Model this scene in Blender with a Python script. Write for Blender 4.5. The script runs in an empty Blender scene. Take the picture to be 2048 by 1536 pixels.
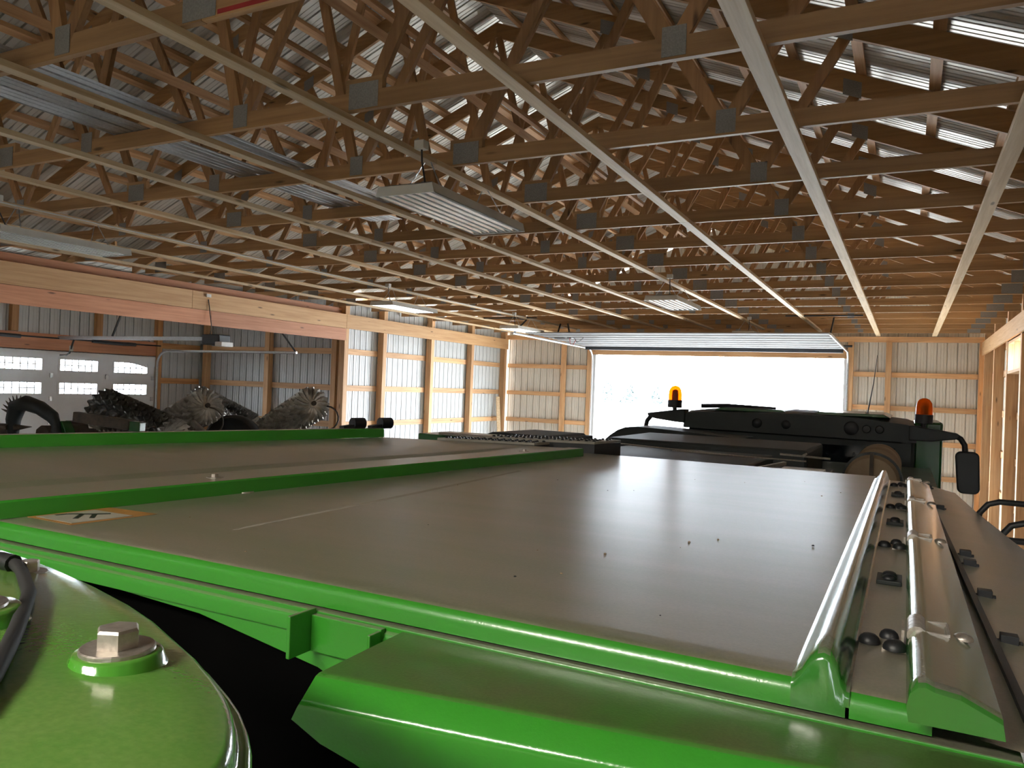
import bpy, bmesh, math, random
from mathutils import Vector, Matrix, Euler
random.seed(7)
C = bpy.context.scene.collection
S = bpy.context.scene
H = 4.0            # camera height above the floor; meshes below are written relative to eye level
PI = math.pi

# ------------------------------------------------------------------ camera, sky, sun, exposure
cam = bpy.data.cameras.new('camera'); camo = bpy.data.objects.new('camera', cam); C.objects.link(camo)
cam.sensor_width = 36.0; cam.lens = 36.0 * 1540.0 / 2048.0; cam.clip_start = 0.02; cam.clip_end = 2000
R3 = Matrix.Rotation(0.4747, 3, 'Z') @ Matrix.Rotation(0.0033, 3, 'X') @ Matrix.Rotation(-0.0384, 3, 'Y') @ Matrix(((1,0,0),(0,0,-1),(0,1,0)))
M4 = R3.to_4x4(); M4.translation = Vector((0, 0, H)); camo.matrix_world = M4
S.camera = camo

world = bpy.data.worlds.new('sky'); S.world = world; world.use_nodes = True
bg = world.node_tree.nodes['Background']; bg.inputs[0].default_value = (0.82, 0.91, 1.0, 1); bg.inputs[1].default_value = 30.0
sun = bpy.data.lights.new('sun', 'SUN'); suno = bpy.data.objects.new('sun', sun); C.objects.link(suno)
sun.energy = 9.0; sun.angle = math.radians(0.6); sun.color = (1.0, 0.93, 0.82)
suno.rotation_euler = Vector((-0.25, -0.75, -0.75)).to_track_quat('-Z', 'Y').to_euler()
suno.location = (0, 40, 40)
S.view_settings.view_transform = 'Standard'; S.view_settings.look = 'None'
S.view_settings.gamma = 1.0; S.view_settings.use_curve_mapping = False
S.view_settings.exposure = 0.05
S.cycles.max_bounces = 6; S.cycles.diffuse_bounces = 4; S.cycles.transparent_max_bounces = 6; S.cycles.caustics_reflective = False; S.cycles.caustics_refractive = False; S.cycles.adaptive_threshold = 0.06; S.cycles.glossy_bounces = 3
S.cycles.sample_clamp_indirect = 8.0

# ------------------------------------------------------------------ helpers
ORG = {}
def V(*a): return Vector(a)
class MB:
    """collects shapes (eye-level coordinates) and links them as ONE mesh object"""
    def __init__(s): s.v = []; s.f = []
    def add(s, vs, fs):
        b = len(s.v); s.v += [tuple(x) for x in vs]; s.f += [tuple(i + b for i in f) for f in fs]; return s
    def box(s, x0, x1, y0, y1, z0, z1):
        return s.add([(x0,y0,z0),(x1,y0,z0),(x1,y1,z0),(x0,y1,z0),(x0,y0,z1),(x1,y0,z1),(x1,y1,z1),(x0,y1,z1)],
                     [(0,3,2,1),(4,5,6,7),(0,1,5,4),(1,2,6,5),(2,3,7,6),(3,0,4,7)])
    def beam(s, a, b, w, d, up=(0,0,1), cut=None):
        a = Vector(a); b = Vector(b); t = (b - a).normalized(); u = Vector(up); x = t.cross(u).normalized() * (w/2); y = x.cross(t).normalized() * (d/2)
        vs = [a-x-y, a+x-y, a+x+y, a-x+y, b-x-y, b+x-y, b+x+y, b-x+y]
        return s.add(vs, [(0,3,2,1),(4,5,6,7),(0,1,5,4),(1,2,6,5),(2,3,7,6),(3,0,4,7)])
    def tube(s, pts, r, n=10, cap=True):
        pts = [Vector(p) for p in pts]; rr = r if isinstance(r, (list, tuple)) else [r]*len(pts)
        rings = []; prev = None
        for i, p in enumerate(pts):
            t = (pts[min(i+1, len(pts)-1)] - pts[max(i-1, 0)]).normalized()
            if prev is None:
                prev = t.orthogonal().normalized()
            x = (prev - t * prev.dot(t)).normalized(); prev = x; y = t.cross(x)
            rings.append([p + (x*math.cos(2*PI*k/n) + y*math.sin(2*PI*k/n)) * rr[i] for k in range(n)])
        vs = [q for r_ in rings for q in r_]; fs = []
        for i in range(len(pts)-1):
            for k in range(n):
                fs.append((i*n+k, i*n+(k+1) % n, (i+1)*n+(k+1) % n, (i+1)*n+k))
        if cap:
            fs.append(tuple(range(n))[::-1]); fs.append(tuple((len(pts)-1)*n + k for k in range(n)))
        return s.add(vs, fs)
    def cyl(s, c, ax, r, l, n=16, r2=None):
        c = Vector(c); ax = Vector(ax).normalized(); return s.tube([c - ax*l/2, c + ax*l/2], [r, r if r2 is None else r2], n)
    def lathe(s, c, prof, n=24, ax=(0,0,1)):
        c = Vector(c); ax = Vector(ax).normalized(); x = ax.orthogonal().normalized(); y = ax.cross(x)
        vs = []; fs = []
        for r, z in prof:
            for k in range(n): vs.append(c + ax*z + (x*math.cos(2*PI*k/n) + y*math.sin(2*PI*k/n)) * max(r, 1e-5))
        m = len(prof)
        for i in range(m-1):
            for k in range(n): fs.append((i*n+k, i*n+(k+1) % n, (i+1)*n+(k+1) % n, (i+1)*n+k))
        fs.append(tuple(range(n))[::-1]); fs.append(tuple((m-1)*n+k for k in range(n)))
        return s.add(vs, fs)
    def prism(s, poly, d):
        """poly: list of 3D points (planar); d: extrusion vector"""
        n = len(poly); d = Vector(d); p = [Vector(q) for q in poly]
        vs = p + [q + d for q in p]
        fs = [tuple(range(n))[::-1], tuple(range(n, 2*n))] + [(i, (i+1) % n, n+(i+1) % n, n+i) for i in range(n)]
        return s.add(vs, fs)
    def grid(s, rows, closed=False):
        """rows: list of equal-length point lists"""
        n = len(rows[0]); vs = [q for r in rows for q in r]; fs = []
        for i in range(len(rows)-1):
            for k in range(n if closed else n-1):
                fs.append((i*n+k, i*n+(k+1) % n, (i+1)*n+(k+1) % n, (i+1)*n+k))
        return s.add(vs, fs)
    def build(s, name, mat, parent=None, smooth=False, bevel=0, flip=True):
        if parent is not None: o3 = ORG[parent.name_full]
        else:
            xs = [q[0] for q in s.v]; ys = [q[1] for q in s.v]; zs = [q[2] for q in s.v]
            o3 = Vector(((min(xs)+max(xs))/2, (min(ys)+max(ys))/2, min(zs)))
        me = bpy.data.meshes.new(name); me.from_pydata([tuple(Vector(q) - o3) for q in s.v], [], s.f)
        bm = bmesh.new(); bm.from_mesh(me)
        if flip: bmesh.ops.recalc_face_normals(bm, faces=bm.faces)
        bm.to_mesh(me); bm.free()
        if smooth:
            me.polygons.foreach_set('use_smooth', [True]*len(me.polygons))
            try: me.set_sharp_from_angle(angle=math.radians(smooth if smooth is not True else 40))
            except Exception: pass
        me.materials.append(mat); me.update()
        o = bpy.data.objects.new(name, me); C.objects.link(o)
        if parent is not None: o.parent = parent
        else: o.location = (o3.x, o3.y, o3.z + H)
        ORG[o.name_full] = o3
        if bevel:
            b = o.modifiers.new('bevel', 'BEVEL'); b.width = bevel; b.segments = 2; b.limit_method = 'ANGLE'
        return o
def tag(o, label, cat, group=None):
    o['label'] = label; o['category'] = cat
    if group: o['group'] = group
    return o
def struct(o): o['kind'] = 'structure'; return o
def thing(name, loc, label, cat, group=None):
    o = bpy.data.objects.new(name, None); C.objects.link(o); o.empty_display_size = 0.2
    o.location = (loc[0], loc[1], loc[2] + H); ORG[o.name_full] = Vector(loc)
    return tag(o, label, cat, group)
def copy_tree(o, loc=None, parent=None):
    c = o.copy(); C.objects.link(c); c.parent = parent
    if loc is not None: c.location = (loc[0], loc[1], loc[2] + H); ORG[c.name_full] = Vector(loc)
    else: ORG[c.name_full] = ORG.get(o.name_full, Vector((0,0,0)))
    for ch in list(o.children): copy_tree(ch, None, c)
    return c
ORDN = ['nearest', 'second', 'third', 'fourth', 'fifth', 'sixth', 'seventh', 'eighth', 'ninth', 'tenth', 'eleventh', 'twelfth', 'thirteenth', 'fourteenth', 'fifteenth', 'sixteenth', 'seventeenth']

# ------------------------------------------------------------------ materials (all procedural)
def newmat(name):
    m = bpy.data.materials.new(name); m.use_nodes = True; nt = m.node_tree; return m, nt, nt.nodes['Principled BSDF']
def nd(nt, t, **kw):
    n = nt.nodes.new(t)
    for k, v in kw.items(): setattr(n, k, v)
    return n
def rgba(c): return (c[0], c[1], c[2], 1)
def ramp2(nt, src, c1, c2, p1=0.3, p2=0.7):
    r = nd(nt, 'ShaderNodeValToRGB'); r.color_ramp.elements[0].position = p1; r.color_ramp.elements[1].position = p2
    r.color_ramp.elements[0].color = rgba(c1); r.color_ramp.elements[1].color = rgba(c2); nt.links.new(src, r.inputs[0]); return r.outputs[0]
def noise(nt, vec, scale, detail=4, rough=.55):
    n = nd(nt, 'ShaderNodeTexNoise'); n.inputs['Scale'].default_value = scale; n.inputs['Detail'].default_value = detail; n.inputs['Roughness'].default_value = rough
    nt.links.new(vec, n.inputs['Vector']); return n.outputs[0]
def mapping(nt, scale, out='Object'):
    tc = nd(nt, 'ShaderNodeTexCoord'); mp = nd(nt, 'ShaderNodeMapping'); mp.inputs['Scale'].default_value = scale
    nt.links.new(tc.outputs[out], mp.inputs[0]); return mp.outputs[0]
def bump(nt, p, src, st=.2, dist=.01):
    b = nd(nt, 'ShaderNodeBump'); b.inputs['Strength'].default_value = st; b.inputs['Distance'].default_value = dist
    nt.links.new(src, b.inputs['Height']); nt.links.new(b.outputs[0], p.inputs['Normal'])
def mixc(nt, fac, a, b, mode='MIX'):
    m = nd(nt, 'ShaderNodeMix', data_type='RGBA', blend_type=mode)
    if isinstance(fac, (int, float)): m.inputs[0].default_value = fac
    else: nt.links.new(fac, m.inputs[0])
    for i, x in ((6, a), (7, b)):
        if isinstance(x, (tuple, list)): m.inputs[i].default_value = rgba(x)
        else: nt.links.new(x, m.inputs[i])
    return m.outputs[2]
def wood(name, light, dark, axis, rough=.6):
    m, nt, p = newmat(name)
    sc = [16, 16, 16]; sc[axis] = 0.7
    v = mapping(nt, sc)
    oi = nd(nt, 'ShaderNodeObjectInfo'); ad = nd(nt, 'ShaderNodeVectorMath', operation='ADD'); nt.links.new(v, ad.inputs[0])
    cm = nd(nt, 'ShaderNodeCombineXYZ'); ml = nd(nt, 'ShaderNodeMath', operation='MULTIPLY'); ml.inputs[1].default_value = 50
    nt.links.new(oi.outputs['Random'], ml.inputs[0]); 
    for i in range(3): nt.links.new(ml.outputs[0], cm.inputs[i])
    nt.links.new(cm.outputs[0], ad.inputs[1]); v = ad.outputs[0]
    n1 = noise(nt, v, 1.4, 6, .6)
    col = ramp2(nt, n1, dark, light, .32, .62)
    # knots
    sk = [7, 7, 7]; sk[axis] = 1.6
    v2 = mapping(nt, sk); ad2 = nd(nt, 'ShaderNodeVectorMath', operation='ADD'); nt.links.new(v2, ad2.inputs[0]); nt.links.new(cm.outputs[0], ad2.inputs[1])
    vo = nd(nt, 'ShaderNodeTexVoronoi'); vo.inputs['Scale'].default_value = .9; nt.links.new(ad2.outputs[0], vo.inputs['Vector'])
    kn = ramp2(nt, vo.outputs['Distance'], (1,1,1), (0,0,0), .05, .12)
    col = mixc(nt, kn, col, tuple(c*.35 for c in dark))
    # each board its own tone
    hsv = nd(nt, 'ShaderNodeHueSaturation'); mr = nd(nt, 'ShaderNodeMapRange'); mr.inputs[3].default_value = .78; mr.inputs[4].default_value = 1.15
    nt.links.new(oi.outputs['Random'], mr.inputs[0]); nt.links.new(mr.outputs[0], hsv.inputs['Value']); nt.links.new(col, hsv.inputs['Color'])
    nt.links.new(hsv.outputs[0], p.inputs['Base Color']); p.inputs['Roughness'].default_value = rough
    bump(nt, p, n1, .25, .004)
    return m
def plain(name, c1, c2=None, rough=.5, metal=0., scale=6., rough2=None, bmp=0., coat=0.):
    m, nt, p = newmat(name); c2 = c2 or tuple(x*.8 for x in c1)
    v = mapping(nt, (1,1,1)); n1 = noise(nt, v, scale, 5)
    nt.links.new(ramp2(nt, n1, c2, c1), p.inputs['Base Color']); p.inputs['Metallic'].default_value = metal
    if rough2 is not None:
        mr = nd(nt, 'ShaderNodeMapRange'); mr.inputs[3].default_value = rough; mr.inputs[4].default_value = rough2; nt.links.new(n1, mr.inputs[0]); nt.links.new(mr.outputs[0], p.inputs['Roughness'])
    else: p.inputs['Roughness'].default_value = rough
    if bmp: bump(nt, p, n1, bmp, .004)
    p.inputs['Coat Weight'].default_value = coat
    return m
def dusty(name, paint, dust, cover=(.25, .6), rough_p=.22, rough_d=.42, coat=.4, streak=(1,1,1), sc=3., crough=.12, cior=1.5, cbase=None):
    """gloss paint whose upward faces carry a film of dust"""
    cbase = coat if cbase is None else cbase
    m, nt, p = newmat(name)
    g = nd(nt, 'ShaderNodeNewGeometry'); sx = nd(nt, 'ShaderNodeSeparateXYZ'); nt.links.new(g.outputs['True Normal'], sx.inputs[0])
    up = nd(nt, 'ShaderNodeMapRange'); up.inputs[1].default_value = .75; up.inputs[2].default_value = .97; nt.links.new(sx.outputs[2], up.inputs[0])
    v = mapping(nt, streak); n1 = noise(nt, v, sc, 6, .6)
    nr = nd(nt, 'ShaderNodeMapRange'); nr.inputs[1].default_value = .3; nr.inputs[2].default_value = .7; nr.inputs[3].default_value = cover[0]; nr.inputs[4].default_value = cover[1]; nt.links.new(n1, nr.inputs[0])
    fm = nd(nt, 'ShaderNodeMath', operation='MULTIPLY'); nt.links.new(up.outputs[0], fm.inputs[0]); nt.links.new(nr.outputs[0], fm.inputs[1])
    v2 = mapping(nt, (1,1,1)); n2 = noise(nt, v2, 220, 2, .5)
    speck = ramp2(nt, n2, (.85,.85,.85), (1.15,1.15,1.15), .35, .75)
    dcol = mixc(nt, 1.0, mixc(nt, 1.0, dust, speck, 'MULTIPLY'), ramp2(nt, n1, (.80,.81,.82), (1.14,1.13,1.12), .3, .7), 'MULTIPLY')
    nt.links.new(mixc(nt, fm.outputs[0], paint, dcol), p.inputs['Base Color'])
    rr = nd(nt, 'ShaderNodeMapRange'); rr.inputs[3].default_value = rough_p; rr.inputs[4].default_value = rough_d; nt.links.new(fm.outputs[0], rr.inputs[0]); nt.links.new(rr.outputs[0], p.inputs['Roughness'])
    cw = nd(nt, 'ShaderNodeMath', operation='MULTIPLY_ADD'); cw.inputs[1].default_value = coat - cbase; cw.inputs[2].default_value = cbase; nt.links.new(fm.outputs[0], cw.inputs[0]); nt.links.new(cw.outputs[0], p.inputs['Coat Weight'])
    p.inputs['Coat Roughness'].default_value = crough; p.inputs['Coat IOR'].default_value = cior
    bump(nt, p, n2, .3, .0008)
    return m
M = {}
for nm, ax in (('x', 0), ('y', 1), ('z', 2)):
    M['pine_'+nm] = wood('pine_'+nm, (.68, .41, .205), (.50, .265, .115), ax)
    M['fir_'+nm] = wood('fir_'+nm, (.60, .31, .12), (.42, .19, .065), ax)
M['runner'] = wood('runner_pine', (.72, .56, .36), (.55, .39, .21), 1)
M['lvl'] = wood('header_fir', (.66, .30, .16), (.52, .21, .10), 1)
M['hdr'] = wood('header_pine', (.74, .45, .22), (.60, .33, .14), 1)
M['truss_x'] = wood('truss_chord', (.50, .29, .125), (.36, .195, .08), 0)
M['truss_z'] = wood('truss_web', (.44, .24, .10), (.31, .155, .062), 2)
M['cream'] = plain('wall_steel', (.62, .585, .51), (.57, .535, .46), .42, 0, 2.0)
M['white'] = plain('wall_steel_white', (.58, .59, .585), (.53, .54, .535), .4, 0, 2.0)
M['roofm'] = plain('roof_steel', (.66, .63, .57), (.56, .53, .47), .26, .35, 1.5, .36)
M['galv'] = plain('galvanised', (.62, .64, .66), (.45, .47, .49), .3, .9, 40., .45)
M['plate'] = plain('nail_plate', (.33, .32, .30), (.23, .225, .21), .5, .15, 90., .65, .5)
M['doorb'] = plain('door_backing', (.40, .41, .43), (.34, .35, .37), .5)
M['doorw'] = plain('door_white', (.84, .85, .86), (.80, .81, .82), .45)
M['lampw'] = plain('lamp_white', (.78, .78, .75), (.7, .7, .67), .4)
M['alum'] = plain('reflector', (.86, .87, .88), (.80, .81, .82), .16, .95, 3.)
M['tube'] = plain('lamp_tube', (.9, .9, .9), (.86, .86, .86), .12)
M['dark'] = plain('dark_plastic', (.018, .02, .024), (.012, .013, .015), .45)
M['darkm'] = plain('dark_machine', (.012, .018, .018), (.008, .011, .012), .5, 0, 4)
M['black'] = plain('rubber', (.016, .016, .017), (.01, .01, .011), .7)
M['rust'] = plain('soiled_steel', (.11, .085, .065), (.05, .04, .033), .55, .3, 12, .75, .3)
M['blade'] = plain('worn_blade', (.62, .59, .54), (.34, .30, .26), .3, .7, 7, .45)
M['tan'] = plain('dusty_tan', (.40, .30, .19), (.22, .15, .09), .7, 0, 5)
M['bolt'] = plain('zinc_bolt', (.62, .58, .53), (.42, .37, .33), .34, .85, 120, .5, .2)
M['concrete'] = plain('concrete', (.52, .51, .48), (.44, .43, .41), .55, 0, 1.2, .8)
M['gravel'] = plain('pale_ground', (.50, .49, .47), (.44, .43, .41), .9, 0, .05)
M['leaf'] = plain('hazed_foliage', (.20, .24, .24), (.14, .18, .18), .9, 0, .4)  # distance haze put into the colour: foliage paler than its own tone
M['bark'] = plain('bark', (.24, .22, .20), None, .9)
GREEN = (.035, .26, .02)
M['green'] = dusty('green_cover', GREEN, (.22, .19, .15), (.80, 1.0), .2, .33, 1.0, (.5, 3, 1), 2.2, .36, 2.4, .15)
M['green2'] = dusty('green_box', GREEN, (.085, .105, .040), (.55, .95), .2, .42, .4, (1,1,1), 9.)
M['shield'] = dusty('green_shield', (.075, .31, .03), (.26, .28, .12), (.15, .5), .16, .30, .6, (1,1,1), 5.)
M['greenr'] = dusty('green_ridge', (.035, .20, .025), (.21, .19, .17), (.7, .95), .16, .26, .8, (1,1,1), 4., .15, 1.8)
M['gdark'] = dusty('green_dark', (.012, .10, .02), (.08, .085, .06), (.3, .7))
M['amber'] = newmat('amber_lens')[0]
_nt = M['amber'].node_tree; _p = _nt.nodes['Principled BSDF']; _p.inputs['Base Color'].default_value = (1.0, .22, .01, 1); _p.inputs['Roughness'].default_value = .12
_tl = nd(_nt, 'ShaderNodeBsdfTranslucent'); _tl.inputs[0].default_value = (1, .30, .02, 1); _tr = nd(_nt, 'ShaderNodeBsdfTransparent'); _tr.inputs[0].default_value = (1, .30, .02, 1)
_m1 = nd(_nt, 'ShaderNodeMixShader'); _m1.inputs[0].default_value = .55; _m2 = nd(_nt, 'ShaderNodeMixShader'); _m2.inputs[0].default_value = .25
_nt.links.new(_tl.outputs[0], _m1.inputs[1]); _nt.links.new(_tr.outputs[0], _m1.inputs[2]); _nt.links.new(_m1.outputs[0], _m2.inputs[1]); _nt.links.new(_p.outputs[0], _m2.inputs[2]); _nt.links.new(_m2.outputs[0], _nt.nodes['Material Output'].inputs[0])
M['glass'] = newmat('pane_glass')[0]
_nt = M['glass'].node_tree; _p = _nt.nodes['Principled BSDF']; _tr = nd(_nt, 'ShaderNodeBsdfTransparent'); _mx = nd(_nt, 'ShaderNodeMixShader'); _mx.inputs[0].default_value = .12
_p.inputs['Base Color'].default_value = (.8, .85, .88, 1); _p.inputs['Roughness'].default_value = .05
_nt.links.new(_tr.outputs[0], _mx.inputs[1]); _nt.links.new(_p.outputs[0], _mx.inputs[2]); _nt.links.new(_mx.outputs[0], _nt.nodes['Material Output'].inputs[0])
M['cabglass'] = plain('tinted_glass', (.012, .016, .02), (.01, .012, .016), .06)
M['decal_w'] = plain('decal_white', (.42, .39, .33), (.33, .31, .26), .5, 0, 20)
M['decal_o'] = plain('decal_orange', (.45, .22, .06), (.33, .17, .05), .5, 0, 20)
M['decal_k'] = plain('decal_black', (.03, .03, .028), None, .5)
M['cavity_shade'] = plain('painted_gap_shade', (.003, .003, .003), (.002, .002, .002), 1.0)  # deep shade of the gap painted as a near-black, glossless colour
M['cavity_shade'].node_tree.nodes['Principled BSDF'].inputs['Specular IOR Level'].default_value = 0
M['red'] = plain('red_spray', (.45, .03, .03), (.3, .02, .02), .7)
M['emit'] = newmat('lit_tube')[0]
_nt = M['emit'].node_tree; _p = _nt.nodes['Principled BSDF']; _p.inputs['Emission Color'].default_value = (1, .93, .80, 1); _p.inputs['Emission Strength'].default_value = 185.0

# ------------------------------------------------------------------ the building
ZF = -H                       # floor
XL, XR, YF, YB = -11.87, 1.69, 22.57, -4.2
XD, YE = -16.66, 14.43        # side bay: its outer wall and its end wall
XM = (XL + XR) / 2            # ridge line
EAVE = 1.55
def roofz(x): return 2.613 - .41 * ((x if x >= XM else 2*XM - x))     # underside of the top chords
PROF = [(0,0),(.006,.028),(.024,.028),(.030,0),(.094,0),(.099,.005),(.114,.005),(.119,0),(.164,0),(.169,.005),(.184,.005),(.189,0)]
PITCH = .2286
def sheet_profile(w):
    out = []; k = 0
    while k*PITCH < w - 1e-6:
        for u, n in PROF:
            if k*PITCH + u <= w + 1e-6: out.append((k*PITCH + u, n))
        k += 1
    out.append((w, 0)); return out
def wall_sheets(parent, axis, a0, a1, plane, sgn, z0, z1f, mat):
    """ribbed steel sheets side by side; ribs stand outward (sgn) of the wall plane"""
    a = a0
    while a < a1 - .02:
        w = min(.9144, a1 - a); b = MB(); lo = []; hi = []
        for u, n in sheet_profile(w):
            for z, lst in ((z0, lo), (z1f(a + u), hi)):
                lst.append((plane + sgn*n, a + u, z) if axis == 'y' else (a + u, plane + sgn*n, z))
        b.grid([lo, hi]); b.build('steel_sheet', mat, parent); a += .9144
# ground, floor
struct(MB().box(-120, 120, -120, 260, ZF-.3, ZF-.06).build('ground', M['gravel']))
struct(MB().box(XD-.2, XR+.2, YB-.2, YF+.2, ZF-.06, ZF).build('floor', M['concrete']))

GZ = [.69, -.19, -1.07, -1.95, -2.83, -3.7]
def wall(name):
    o = bpy.data.objects.new(name, None); C.objects.link(o); o.location = (0, 0, H); ORG[o.name_full] = Vector((0, 0, 0)); o.empty_display_size = .3
    return struct(o)
# --- left wall (beyond the side bay)
wl = wall('wall_left')
wall_sheets(wl, 'y', YE, YF, XL-.15, -1, ZF, lambda u: 1.95, M['white'])
LP = [14.37, 15.87, 18.07, 20.30, 22.46]
for y in LP: MB().box(XL-.11, XL+.06, y-.075, y+.075, ZF, 1.9).build('post', M['pine_z'], wl, bevel=.004)
for y0, y1 in zip(LP[:-1], LP[1:]):
    for z in GZ: MB().box(XL-.148, XL-.11, y0+.075, y1-.075, z-.07, z+.07).build('girt', M['pine_y'], wl, bevel=.003)
MB().box(XL+.06, XL+.10, 14.3, YF-.04, 1.22, EAVE).build('header_board', M['hdr'], wl, bevel=.003)
# --- header over the opening into the side bay
hb = wall('trim_1')
for a, b_ in ((YB, 3.2), (3.2, 9.9), (9.9, 14.3)):
    MB().box(XL+.06, XL+.10, a, b_-.004, 1.215, EAVE).build('header_board', M['hdr'], hb, bevel=.003)
for a, b_ in ((YB, 2.4), (2.4, 10.35), (10.35, 14.3)):
    MB().box(XL+.05, XL+.095, a, b_-.004, .935, 1.21).build('header_board', M['lvl'], hb, bevel=.003)
for y in (-2, 5.0): MB().box(XL-.14, XL+.05, y-.1, y+.1, ZF, 1.7).build('post', M['pine_z'], hb)
MB().box(XL-.10, XL-.06, YB, 14.3, .95, 1.7).build('header_board', M['lvl'], hb)
# --- side bay: end wall, outer wall, roof
we = wall('wall_side_bay_end')
wall_sheets(we, 'x', XD-.16, XL-.1, YE+.12, 1, ZF, lambda u: 2.1, M['white'])
for x in (XD+.12, -14.34, XL-.32): MB().box(x-.075, x+.075, YE-.06, YE+.09, ZF, 2.0).build('post', M['pine_z'], we, bevel=.004)
for x0, x1 in ((XD+.2, -14.42), (-14.26, XL-.4)):
    for z in GZ: MB().box(x0, x1, YE+.075, YE+.115, z-.07, z+.07).build('girt', M['pine_x'], we, bevel=.003)
wd = wall('wall_side_bay')
DY0, DY1, DZ = 8.05, 12.95, .39
wall_sheets(wd, 'y', DY1+.05, YE+.16, XD-.1, -1, ZF, lambda u: 1.6, M['white'])
wall_sheets(wd, 'y', DY0, DY1+.05, XD-.1, -1, DZ+.02, lambda u: 1.6, M['white'])
wall_sheets(wd, 'y', YB, DY0, XD-.1, -1, ZF, lambda u: 1.6, M['white'])
for y in (DY1+.1, DY0-.1, 4.5, 1.0): MB().box(XD-.09, XD+.05, y-.07, y+.07, ZF, 1.5).build('post', M['fir_z'], wd)
for y in (9.55, 11.45): MB().box(XD-.09, XD+.03, y-.07, y+.07, DZ+.38, 1.5).build('post', M['fir_z'], wd)
for z in GZ:
    MB().box(XD-.098, XD-.06, DY1+.17, YE-.06, z-.07, z+.07).build('girt', M['fir_y'], wd)
    MB().box(XD-.098, XD-.06, YB, DY0-.2, z-.07, z+.07).build('girt', M['fir_y'], wd)
MB().box(XD-.09, XD+.0, DY0-.1, DY1+.16, DZ, DZ+.19).build('header_board', M['lvl'], wd)
MB().box(XD-.09, XD+.0, DY0-.1, DY1+.16, DZ+.19, DZ+.37).build('header_board', M['lvl'], wd)
rb_ = wall('ceiling_side_bay')
a = YB
while a < YE + .1:
    b = MB(); lo = []; hi = []
    for u, n in sheet_profile(min(.9144, YE + .2 - a)): lo.append((XL+.1, a+u, 2.3+n)); hi.append((XD-.3, a+u, 1.62+n))
    b.grid([lo, hi]).build('steel_sheet', M['roofm'], rb_); a += .9144
for i in range(8):
    x = XL - .4 - i*.6; z = 2.3 - (XL - x)*.141; MB().box(x-.045, x+.045, YB, YE, z-.05, z-.005).build('purlin', M['pine_y'], rb_)
for i in range(8): MB().beam((XL, YB+.6+i*2.4, 2.1), (XD, YB+.6+i*2.4, 1.45), .04, .18).build('rafter', M['truss_x'], rb_)
# --- far wall with the wide doorway
wf = wall('wall_far')
DX0, DX1, DT = -8.67, -1.55, 1.10
topf = lambda u: roofz(u) + .15
wall_sheets(wf, 'x', XL-.15, DX0-.15, YF+.12, 1, ZF, topf, M['cream'])
wall_sheets(wf, 'x', DX0-.15, DX1+.12, YF+.12, 1, DT+.05, topf, M['cream'])
wall_sheets(wf, 'x', DX1+.12, XR+.15, YF+.12, 1, ZF, topf, M['cream'])
FP = [-9.78, -.47]
for x in FP + [DX0-.22, DX1+.16, XR-.05]: MB().box(x-.07, x+.07, YF-.05, YF+.08, ZF, EAVE).build('post', M['pine_z'], wf, bevel=.004)
for z in GZ:
    for x0, x1 in ((XL+.05, FP[0]-.075), (FP[0]+.075, DX0-.3), (DX1+.24, FP[1]-.075), (FP[1]+.075, XR-.12)):
        MB().box(x0, x1, YF+.06, YF+.115, z-.065, z+.065).build('girt', M['pine_x'], wf, bevel=.003)
MB().box(XL, XR, YF-.02, YF+.10, EAVE, EAVE+.14).build('top_plate', M['pine_x'], wf)
MB().box(DX0-.15, DX1+.1, YF-.01, YF+.10, DT+.0, DT+.24).build('door_header', M['pine_x'], wf)
for x in (DX0-.06, DX1+.05): MB().box(x-.05, x+.05, YF-.02, YF+.16, ZF, DT).build('door_jamb', M['doorw'], wf)
# --- right wall
wr = wall('wall_right')
wall_sheets(wr, 'y', YB, 15.45, XR+.22, 1, ZF, lambda u: 2.1, M['cream'])
wall_sheets(wr, 'y', 15.45, 17.3, XR+.22, 1, ZF, lambda u: .62, M['cream'])
wall_sheets(wr, 'y', 15.45, 17.3, XR+.22, 1, 1.2, lambda u: 2.1, M['cream'])
wall_sheets(wr, 'y', 17.3, YF+.1, XR+.22, 1, ZF, lambda u: 2.1, M['cream'])
RP = [22.3, 19.9, 17.4, 15.35, 12.6, 10.2, 7.8, 5.4, 3.0, .6]
for y in RP: MB().box(XR-.03, XR+.17, y-.08, y+.08, ZF, 1.9).build('post', M['pine_z'], wr, bevel=.004)
for y1, y0 in zip(RP[:-1], RP[1:]):
    for z in GZ:
        if z > .3 and y0 < 16 < y1: continue
        MB().box(XR+.15, XR+.215, y0+.08, y1-.08, z-.07, z+.07).build('girt', M['pine_y'], wr, bevel=.003)
MB().box(XR-.075, XR-.035, YB, YF-.1, 1.22, EAVE).build('header_board', M['hdr'], wr, bevel=.003)
MB().box(XR+.17, XR+.21, YB, YF-.1, 1.22, EAVE).build('header_board', M['hdr'], wr)
w1 = wall('window_1')
for z in (.60, 1.16): MB().box(XR-.02, XR+.26, 15.44, 17.31, z, z+.05).build('window_frame', M['pine_y'], w1)
for y in (15.44, 16.35, 17.26): MB().box(XR-.02, XR+.26, y, y+.05, .65, 1.16).build('window_frame', M['pine_z'], w1)
for y in (15.49, 16.40): MB().box(XR+.21, XR+.216, y, y+.86, .65, 1.16).build('pane', M['glass'], w1)
# --- back wall behind the viewpoint
wb = wall('wall_back')
wall_sheets(wb, 'x', XL-.15, XR+.15, YB-.1, -1, ZF, topf, M['cream'])
wall_sheets(wb, 'x', XD, XL-.15, YB-.1, -1, ZF, lambda u: 2.2, M['cream'])
for x in (-9.5, -7.1, -4.7, -2.3, .1): MB().box(x-.07, x+.07, YB-.09, YB+.05, ZF, EAVE).build('post', M['pine_z'], wb)
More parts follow.
